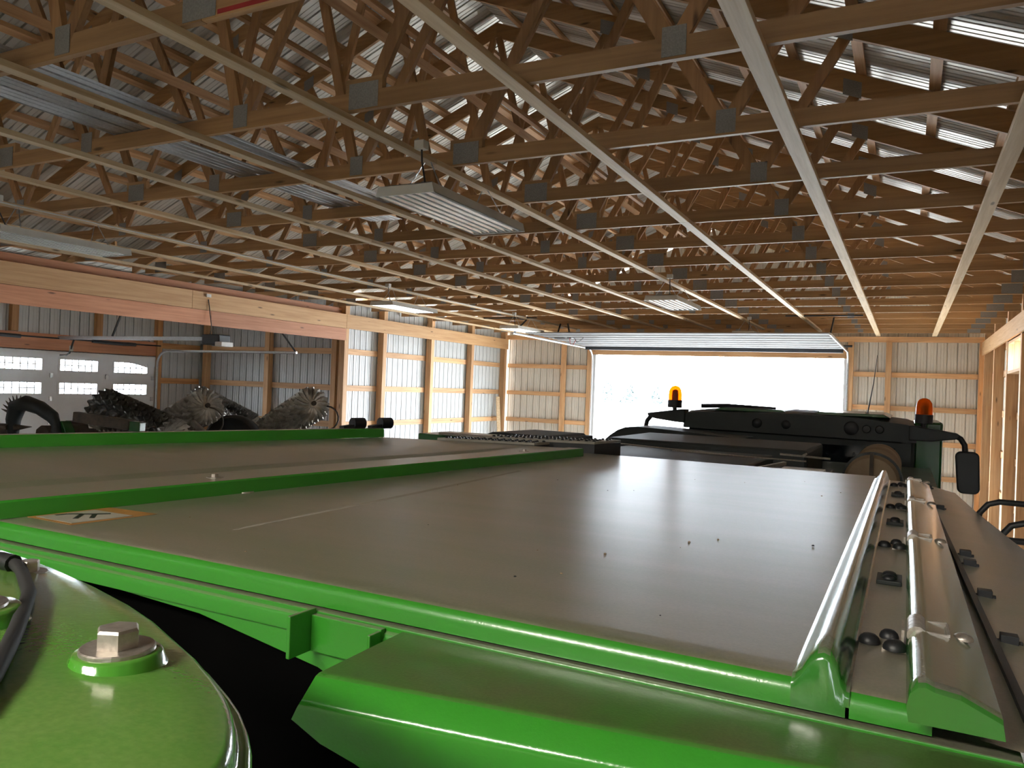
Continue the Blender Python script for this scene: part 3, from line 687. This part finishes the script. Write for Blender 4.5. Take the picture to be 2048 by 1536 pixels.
MB().lathe((-.607, .325, -.193), [(.045, -.004), (.042, .002), (.036, .005), (.033, .014), (.03, .016), (.01, .016)], 36).build('bolt_boss', M['shield'], cb, smooth=50)
hexbolt((-.607, .325, -.177), .0122, .0125, 'hex_bolt', cb, washer=.0235)
hexbolt((-.742, .448, -.197), .008, .010, 'hex_bolt', cb, washer=.016)
MB().tube([(-.80,.43,-.187),(-.765,.437,-.186),(-.745,.437,-.186),(-.722,.429,-.187),(-.68,.408,-.187),(-.636,.385,-.185),(-.585,.350,-.183),(-.545,.322,-.182),(-.505,.292,-.182),(-.475,.268,-.183),(-.44,.235,-.186)], .0055, 10).build('cable', M['black'], cb, smooth=True)
MB().tube([(-.80,.43,-.187),(-.765,.437,-.186),(-.748,.437,-.186)], .0085, 10).build('cable_sleeve', M['dark'], cb, smooth=True)
# -- left cover beyond the seam
sA, sB = Vector((-1.735, .955)), Vector((-1.405, 3.53))
kA, kB = Vector((-3.06, 1.05)), Vector((-2.44, 3.28))
def lc(u, v): a = sA.lerp(sB, v); b_ = kA.lerp(kB, v); return a.lerp(b_, u)
us = [(0,-.3290),(0.0005,-.294),(.004,-.2895),(.07,-.2895),(.074,-.2925),(.165,-.2935),(.17,-.2945),(.195,-.303),(.22,-.303),(.245,-.2935),(.25,-.2925),(.6,-.290),(.97,-.291),(1.0,-.292)]
rows = [[(*lc(u, v), z) for u, z in us] for v in (0, .25, .5, .75, 1)]
us2 = [(u, z if not .16 < u < .25 else -.2927) for u, z in us]
rows[3] = [(*lc(u, .80), z) for u, z in us]; rows[4] = [(*lc(u, .93), z) for u, z in us2]; rows.append([(*lc(u, 1.0), z) for u, z in us2])
MB().grid(rows).build('left_cover', M['green'], cb, smooth=35)
for c in ((-1.737, 1.562, -.291), (-1.525, 3.112, -.291)): hexbolt(c, .009, .009, 'hex_bolt', cb, washer=.024)
for c in ((-1.664, 1.606, -.329), (-1.483, 3.364, -.329)): hexbolt(c, .009, .010, 'hex_bolt', cb, washer=.024)
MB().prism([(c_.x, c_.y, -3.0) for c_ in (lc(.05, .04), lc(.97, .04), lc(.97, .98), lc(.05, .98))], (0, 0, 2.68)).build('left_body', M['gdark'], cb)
# back rail of the left cover
ra, rb2 = Vector((kA.x-.0, kA.y, -.292)), Vector((kB.x, kB.y+.02, -.292))
rd = (rb2-ra).normalized(); rn = Vector((-rd.y, rd.x, 0))
ra = ra - rd*.9
rows = [[tuple(p + rn*o + Vector((0,0,z))) for p in (ra, rb2)] for o, z in ((0, 0), (.002, .040), (.008, .046), (.05, .047), (.056, .043), (.06, .024), (.12, .022), (.13, 0))]
MB().grid(rows).build('back_rail', M['green'], cb, smooth=30)
for f_ in (.15, .42, .62, .85): hexbolt(tuple(ra.lerp(rb2, f_)+rn*.09+Vector((0,0,.023))), .008, .012, 'rail_bolt', cb, washer=.016, mat='dark')
for f_ in (.93, .985):
    p = ra.lerp(rb2, f_) + rn*.06 + Vector((0,0,.045)); q = p + rd*.10
    cl = MB().beam(p, q + Vector((0,0,.012)), .04, .025).build('latch', M['dark'], cb, bevel=.003)
    MB().cyl(q + Vector((0,0,.025)), rd, .03, .07, 12).build('latch_knob', M['dark'], cl, smooth=True)
# -- stepped tread plates at the far end of the covers
for i, (z, a0, a1, b0, b1) in enumerate(((-.290, .24, .72, 1.005, 1.06), (-.282, .05, .62, 1.085, 1.20))):
    cs = [lc(a0, b0), lc(a1, b0), lc(a1, b1), lc(a0, b1)]
    tp = MB().prism([(c.x, c.y, z) for c in cs], (0, 0, .012)).build('tread_plate', M['decal_w'], cb)
    nb = MB(); 
    for r in range(3 if i == 0 else 4):
        for k in range(14):
            u = (k+.5+.5*(r % 2))/14.5; v = (r+.5)/(3 if i == 0 else 4)
            c = (cs[0].lerp(cs[1], u)).lerp(cs[3].lerp(cs[2], u), v); nb.lathe((c.x, c.y, z+.012), [(.010, 0), (.008, .006), (.003, .008)], 6)
    no = nb.build('tread_knobs', M['dark'], tp); no['kind'] = 'stuff'
    MB().prism([(c.x, c.y, z-.10) for c in cs], (0, 0, .098)).build('tread_riser', M['dark'], tp)
# dark ramp shaped cover further on
MB().prism([(-3.27, 5.5, -.47), (-2.99, 5.5, -.375), (-2.52, 5.5, -.378), (-2.50, 5.5, -.392), (-2.44, 5.5, -.395), (-2.42, 5.5, -.47)], (.05, .7, 0)).build('dark_cover', M['darkm'], cb, bevel=.004)
MB().box(-2.9, -1.75, 4.3, 4.7, -.42, -.335).build('dark_cover', M['gdark'], cb, bevel=.006)
MB().tube([(-2.7, 4.25, -.322), (-1.6, 4.05, -.318)], .010, 8).build('hand_tube', M['bolt'], cb)
# -- dark structure between covers and cab
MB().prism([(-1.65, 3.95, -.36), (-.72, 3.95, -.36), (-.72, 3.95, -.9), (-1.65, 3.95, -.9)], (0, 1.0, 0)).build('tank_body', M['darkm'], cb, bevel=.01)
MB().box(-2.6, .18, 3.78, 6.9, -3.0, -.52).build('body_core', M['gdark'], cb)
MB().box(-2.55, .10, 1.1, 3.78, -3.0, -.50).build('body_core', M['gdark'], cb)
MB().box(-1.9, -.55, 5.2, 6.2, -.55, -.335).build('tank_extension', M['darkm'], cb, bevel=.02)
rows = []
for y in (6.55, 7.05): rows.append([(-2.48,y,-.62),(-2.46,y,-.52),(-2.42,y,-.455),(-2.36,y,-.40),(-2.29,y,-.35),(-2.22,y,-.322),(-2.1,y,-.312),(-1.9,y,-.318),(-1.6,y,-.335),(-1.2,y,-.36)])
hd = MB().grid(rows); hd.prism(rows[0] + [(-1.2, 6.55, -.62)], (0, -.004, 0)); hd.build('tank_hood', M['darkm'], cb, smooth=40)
for a, b_, r in (((-1.75, 4.6, -.325), (-.75, 4.55, -.352), .004), ((-1.2, 4.4, -.335), (-.45, 4.2, -.325), .004), ((-.62, 4.5, -.318), (-.36, 4.5, -.326), .006), ((-.50, 4.5, -.318), (-.48, 4.5, -.305), .006)):
    MB().tube([a, b_], r, 6).build('thin_rod', M['bolt'], cb)
b = MB(); b.box(-.70, -.34, 4.15, 4.55, -.52, -.385); b.build('bracket_box', M['dark'], cb, bevel=.01)
MB().box(-.56, -.36, 4.14, 4.24, -.378, -.362).build('bracket_plate', M['bolt'], cb)
MB().beam((-.70, 4.16, -.385), (-.60, 4.55, -.372), .02, .02).build('bracket_edge', M['bolt'], cb)
# unloading auger
au = MB().lathe((-.173, 5.0, -.475), [(.02, 0), (.135, 0), (.15, .02), (.152, .05), (.152, 1.4)], 36, (0, 1, 0)).build('unloading_auger', M['tan'], cb, smooth=50)
MB().lathe((-.173, 5.06, -.475), [(.152, 0), (.166, .002), (.166, .05), (.152, .052)], 36, (0, 1, 0)).build('auger_collar', M['darkm'], au, smooth=50)
MB().box(-.185, -.165, 4.985, 5.0, -.55, -.31).build('auger_rib', M['rust'], au)
# -- cab
crow = []
for y, zc in ((7.2, -.02), (7.35, 0), (8.2, .01), (8.9, -.01)):
    crow.append([(x, y, z + zc) for x, z in ((-1.87,-.30),(-1.865,-.19),(-1.84,-.162),(-1.75,-.148),(-1.3,-.135),(-.9,-.128),(-.5,-.134),(-.25,-.148),(.0,-.172),(.055,-.19),(.075,-.22),(.078,-.32))])
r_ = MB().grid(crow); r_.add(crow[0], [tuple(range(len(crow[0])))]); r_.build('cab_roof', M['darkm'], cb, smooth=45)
for x0, x1 in ((-1.6, -.95), (-.75, -.12)):
    MB().prism([(x0, 7.28, -.146), (x0+.06, 7.28, -.118), (x1-.06, 7.28, -.118), (x1, 7.28, -.146)], (0, 1.2, .005)).build('roof_panel', M['gdark'], cb, bevel=.006)
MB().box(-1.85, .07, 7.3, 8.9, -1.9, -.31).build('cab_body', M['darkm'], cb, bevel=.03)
MB().box(-1.7, -.08, 7.285, 7.298, -1.5, -.40).build('rear_window', M['cabglass'], cb)
for x, s_ in ((-1.2, .045), (-.95, .04), (-.42, .06), (-.3, .035), (-.2, .035)):
    MB().lathe((x, 7.198, -.245), [(s_, 0), (s_, .004), (s_*.8, .012), (.004, .015)], 16, (0, -1, 0)).build('work_lamp', M['dark'], cb, smooth=True)
MB().box(.06, .275, 7.4, 8.4, -1.6, -.165).build('side_cabinet', M['gdark'], cb, bevel=.02)
# beacon arms, beacons, mirrors, aerial
def arm(poly, xs, bx, top):
    a = MB().prism([(x, 7.16, z) for x, z in poly], (0, .16, 0)).build('beacon_arm', M['darkm'], cb, bevel=.008)
    bo = MB().lathe((bx, 7.24, top), [(.02, 0), (.02, .03), (.066, .032), (.068, .10), (.064, .104)], 24).build('beacon', M['dark'], cb, smooth=40)
    MB().lathe((bx, 7.24, top+.104), [(.062, 0), (.062, .05), (.056, .095), (.040, .122), (.018, .134), (.002, .136)], 24).build('beacon_lens', M['amber'], bo, smooth=True)
    MB().lathe((bx, 7.24, top+.104), [(.03, 0), (.03, .06), (.026, .09), (.01, .10)], 14).build('beacon_bulb', M['dark'], bo, smooth=True)
arm([(-2.215,-.205),(-2.20,-.198),(-1.885,-.150),(-1.85,-.150),(-1.85,-.278),(-1.95,-.272),(-2.13,-.252),(-2.20,-.235)], 0, -1.968, -.172)
arm([(.02,-.198),(.05,-.196),(.37,-.243),(.385,-.255),(.385,-.27),(.355,-.292),(.18,-.318),(.02,-.318)], 0, .127, -.205)
MB().tube([(-2.19, 7.24, -.22), (-2.235, 7.24, -.28), (-2.25, 7.24, -.36), (-2.25, 7.24, -.46)], .022, 10).build('mirror_arm', M['dark'], cb, smooth=True)
MB().tube([(.355, 7.24, -.262), (.395, 7.24, -.285), (.425, 7.24, -.335), (.432, 7.24, -.42)], .022, 10).build('mirror_arm', M['dark'], cb, smooth=True)
mp = []
for cx, cz, a0 in ((.485,-.43,0),(.405,-.43,PI/2),(.425,-.68,PI),(.495,-.68,1.5*PI)):
    for k in range(5): mp.append((cx+.045*math.cos(a0+k*PI/8), 7.2, cz+.045*math.sin(a0+k*PI/8)))
mi = MB().prism(mp, (0, .07, 0)).build('mirror', M['dark'], cb, bevel=.012)
MB().tube([(-.315, 7.5, -.14), (-.31, 7.5, -.11)], .014, 10).build('aerial_base', M['dark'], cb)
MB().tube([(-.31, 7.5, -.12), (-.27, 7.5, .15), (-.247, 7.5, .40)], [.006, .004, .0025], 6).build('aerial', M['dark'], cb)
MB().tube([(-1.8, 7.6, -.118), (-1.55, 7.6, -.105), (-1.1, 7.6, -.118)], .02, 8).build('roof_cable', M['dark'], cb, smooth=True)
# handrails at the right side
for z, y, x0 in ((-.345, 3.25, .235), (-.375, 2.95, .275)):
    MB().tube([(x0, y, -.75), (x0, y, z-.10), (x0+.01, y, z-.045), (x0+.035, y, z-.012), (x0+.07, y, z), (x0+.20, y+.02, z-.004), (.75, y+.1, z-.02)], .0105, 10).build('handrail', M['dark'], cb, smooth=True)
MB().tube([(.275, 2.95, -.435), (.75, 3.05, -.445)], .0105, 10).build('handrail', M['dark'], cb)
MB().tube([(.262, 2.94, -.41), (.252, 2.93, -.425), (.262, 2.93, -.44), (.272, 2.94, -.425), (.264, 2.94, -.41)], .003, 6).build('lynch_pin', M['dark'], cb)
MB().box(.26, .95, 2.9, 4.6, -1.9, -1.85).build('platform', M['darkm'], cb)
# wheels
for x, y, r, w in ((-2.75, 6.6, .98, .62), (.2, 6.6, .98, .62), (-2.55, 1.9, .68, .42), (.1, 1.9, .68, .42)):
    ty = MB().lathe((x, y, ZF+r), [(r*.5, -w/2), (r*.92, -w/2), (r, -w*.36), (r, w*.36), (r*.92, w/2), (r*.5, w/2)], 32, (1, 0, 0)).build('tyre', M['black'], cb, smooth=40)
    MB().lathe((x, y, ZF+r), [(.1, -w*.3), (r*.52, -w*.42), (r*.52, w*.42), (.1, w*.3)], 24, (1, 0, 0)).build('rim', M['decal_o'], ty, smooth=40)
MB().box(-2.4, .0, 1.6, 2.2, ZF+.4, -2.9).build('rear_axle', M['darkm'], cb)
MB().box(-2.6, .1, 6.2, 7.0, ZF+.7, -2.9).build('front_axle', M['darkm'], cb)
MB().box(-2.3, -.3, 6.9, 9.0, ZF+1.2, -1.85).build('cab_floor', M['darkm'], cb)
# decal and scratch on the main cover
def onp(poly, z, name, mat, th=.0006): return MB().prism([(x, y, z) for x, y in poly], (0, 0, th)).build(name, M[mat], mc)
onp([(-1.72,1.03),(-1.565,1.03),(-1.545,1.225),(-1.70,1.215)], -.3289, 'warning_decal', 'decal_o')
onp([(-1.705,1.04),(-1.578,1.04),(-1.562,1.175),(-1.69,1.17)], -.3282, 'decal_field', 'decal_w')
for a, b_ in (((-1.685,1.10),(-1.64,1.135)), ((-1.64,1.135),(-1.60,1.10)), ((-1.64,1.135),(-1.62,1.16)), ((-1.66,1.118),(-1.62,1.075)), ((-1.685,1.10),(-1.69,1.075))):
    MB().beam((a[0],a[1],-.3274), (b_[0],b_[1],-.3274), .011, .0006).build('decal_figure', M['decal_k'], mc)
onp([(-1.275,1.2),(-1.262,1.2),(-1.285,1.95),(-1.33,2.7),(-1.345,2.7),(-1.305,1.95)], -.3284, 'scuff_mark', 'decal_w', .0004)
rnd = random.Random(3)
for k in range(30):
    x = rnd.uniform(-1.5, -.15); y = 1.05 + 2.2*rnd.random()**1.5; s_ = rnd.uniform(.0012, .0032)
    MB().lathe((x, y, -.3292), [(s_, 0), (s_*.9, s_*.5), (s_*.3, s_*.8)], 5).build('crumb', M['tan' if k % 3 else 'dark'], mc)

# ------------------------------------------------------------------ folded tillage implement behind the combine
im = thing('tillage_implement', (-9.8, 8.0, ZF), 'folded tillage implement with raised gangs of fluted disc blades behind the combine', 'farm implement')
def blade_mesh(dish):
    b = MB(); rows = []
    NS = 108
    for r, amp in ((.05, 0), (.10, .005), (.15, .016), (.20, .028), (.235, .034), (.26, .036)):
        rows.append([(r*math.cos(2*PI*k/NS), r*math.sin(2*PI*k/NS), -dish*r*r + amp*math.sin(18*(2*PI*k/NS) + 34*(r-.05))) for k in range(NS)])
    b.grid(rows, closed=True); b.lathe((0,0,-.02), [(.06, 0), (.06, .04), (.03, .05)], 12)
    return b
def gang(A, Bp, n, r, dish):
    A = Vector(A); Bp = Vector(Bp); ax = (A-Bp).normalized()
    sh = MB().tube([Bp - ax*.15, A + ax*.06], .035, 8).build('disc_gang', M['rust'], im)
    q = ax.to_track_quat('Z', 'Y').to_matrix()
    for k in range(n):
        p = A.lerp(Bp, k/(n-1)); rz = Matrix.Rotation(k*.16, 3, 'Z')
        b = blade_mesh(dish); m = q @ rz
        b.v = [tuple(p + m @ (Vector(v)*r)) for v in b.v]
        b.build('blade', M['blade'], sh, smooth=60)
G = {'g1': ((-10.19, 7.02, -.50), (-8.93, 7.13, -.85), 13, 1.15, 1.9), 'g2': ((-8.90, 7.80, -.446), (-11.0, 8.52, -1.03), 11, 1.0, .5), 'g3': ((-10.38, 8.83, -.40), (-9.35, 8.92, -.77), 11, 1.0, 1.4), 'g4': ((-7.55, 8.49, -.36), (-9.36, 9.36, -.966), 11, 1.0, .5)}
for k, g in G.items(): gang(*g)
# frame pieces
MB().beam((-9.45, 6.22, -.60), (-8.60, 6.39, -.665), .10, .13).build('frame_tube', M['rust'], im, bevel=.01)
MB().beam((-8.59, 6.39, -.67), (-8.44, 6.43, -.68), .12, .12).build('end_block', M['gdark'], im, bevel=.012)
MB().beam((-11.8, 6.6, -1.2), (-6.9, 8.9, -1.2), .16, .2).build('frame_tube', M['rust'], im, bevel=.01)
MB().beam((-11.2, 8.6, -1.15), (-8.0, 9.8, -1.15), .16, .2).build('frame_tube', M['rust'], im, bevel=.01)
for x, y, z, s_ in ((-11.0, 6.75, -.92, .14), (-10.7, 6.9, -.86, .12), (-10.45, 6.95, -.95, .16), (-10.85, 7.0, -.80, .08), (-10.2, 7.1, -.95, .14)):
    b = MB().prism([(x-s_*1.3, y, z-s_), (x-s_*1.1, y, z+s_*.3), (x-s_*.3, y, z+s_*.75), (x+s_*.6, y, z+s_*.55), (x+s_*1.3, y, z-s_*.1), (x+s_*1.2, y, z-s_)], (.1, .22, 0)).build('frame_casting', M['rust'], im, bevel=.015)
MB().prism([(-10.75,6.78,-.90),(-10.72,6.78,-.74),(-10.62,6.78,-.73),(-10.55,6.78,-.82),(-10.5,6.78,-.9)], (.04, .12, 0)).build('green_casting', M['gdark'], im, bevel=.01)
# curved arm with teeth and spiked wheel
ap = [(-11.35,6.55,-.98),(-11.36,6.55,-.75),(-11.30,6.56,-.56),(-11.15,6.6,-.50),(-10.92,6.66,-.56),(-10.72,6.72,-.68),(-10.66,6.74,-.80),(-10.66,6.74,-.98)]
MB().tube(ap, [.07,.10,.12,.11,.10,.09,.06,.08], 10).build('curved_arm', M['darkm'], im, smooth=True)
for k in range(9):
    a = PI*.30 + k*.24; c = Vector((-11.28, 6.56, -.68)); d = Vector((math.cos(a)*.9, math.cos(a)*.3, math.sin(a)))
    MB().tube([c + d*.14, c + d*.29], [.028, .004], 6).build('tooth', M['rust'], im)
for z in (-.83, -.96):
    for s_ in (-1, 1): MB().tube([(-11.3+s_*.05, 6.5+s_*.02, z-.02), (-11.3+s_*.30, 6.5+s_*.1, z)], [.05, .004], 6).build('tooth', M['rust'], im)
MB().prism([(-12.2,6.5,-1.1),(-12.2,6.5,-.84),(-11.95,6.5,-.84),(-11.75,6.5,-.98),(-11.5,6.5,-1.05),(-11.5,6.5,-1.1)], (0,.3,0)).build('side_plate', M['rust'], im)
# tyre, hoops near the blades
ty = MB().lathe((-9.2, 8.6, -1.04), [(.18, -.12), (.40, -.13), (.44, -.08), (.44, .08), (.40, .13), (.18, .12)], 30, (.42, -.9, 0)).build('tyre', M['black'], im, smooth=40)
MB().lathe((-9.2, 8.6, -1.04), [(.03, -.06), (.20, -.10), (.20, .10), (.03, .06)], 20, (.42, -.9, 0)).build('wheel_rim', M['gdark'], ty, smooth=40)
for cx, cy, cz, r in ((-8.78, 7.75, -.66, .20), (-7.34, 8.55, -.55, .17)):
    MB().tube([(cx+.0+r*.9*math.sin(a), cy+r*.45*math.sin(a), cz+r*math.cos(a)) for a in [k*PI/9 for k in range(10)]], .012, 8).build('scraper_hoop', M['rust'], im, smooth=True)
MB().prism([(-8.9,7.55,-.64),(-8.62,7.6,-.84),(-8.66,7.6,-.87),(-8.95,7.55,-.70)], (.01,.05,0)).build('scraper', M['blade'], im)
MB().beam((-8.75, 8.5, -.93), (-7.0, 8.85, -.90), .2, .10).build('frame_tube', M['rust'], im, bevel=.02)
for x, y, z in ((-6.75, 8.9, -.86), (-6.45, 9.0, -.86)): MB().cyl((x, y, z), (.9,.4,0), .07, .14, 12).build('hose_coupler', M['dark'], im)
for x, y in ((-11.3, 6.9), (-8.9, 8.0), (-10.6, 8.9), (-8.3, 9.6)):
    MB().box(x-.09, x+.09, y-.09, y+.09, ZF+.5, -1.1).build('upright', M['rust'], im)
    MB().lathe((x, y, ZF+.38), [(.15, -.13), (.34, -.13), (.38, -.08), (.38, .08), (.34, .13), (.15, .13)], 24, (.9, .4, 0)).build('tyre', M['black'], im, smooth=40)
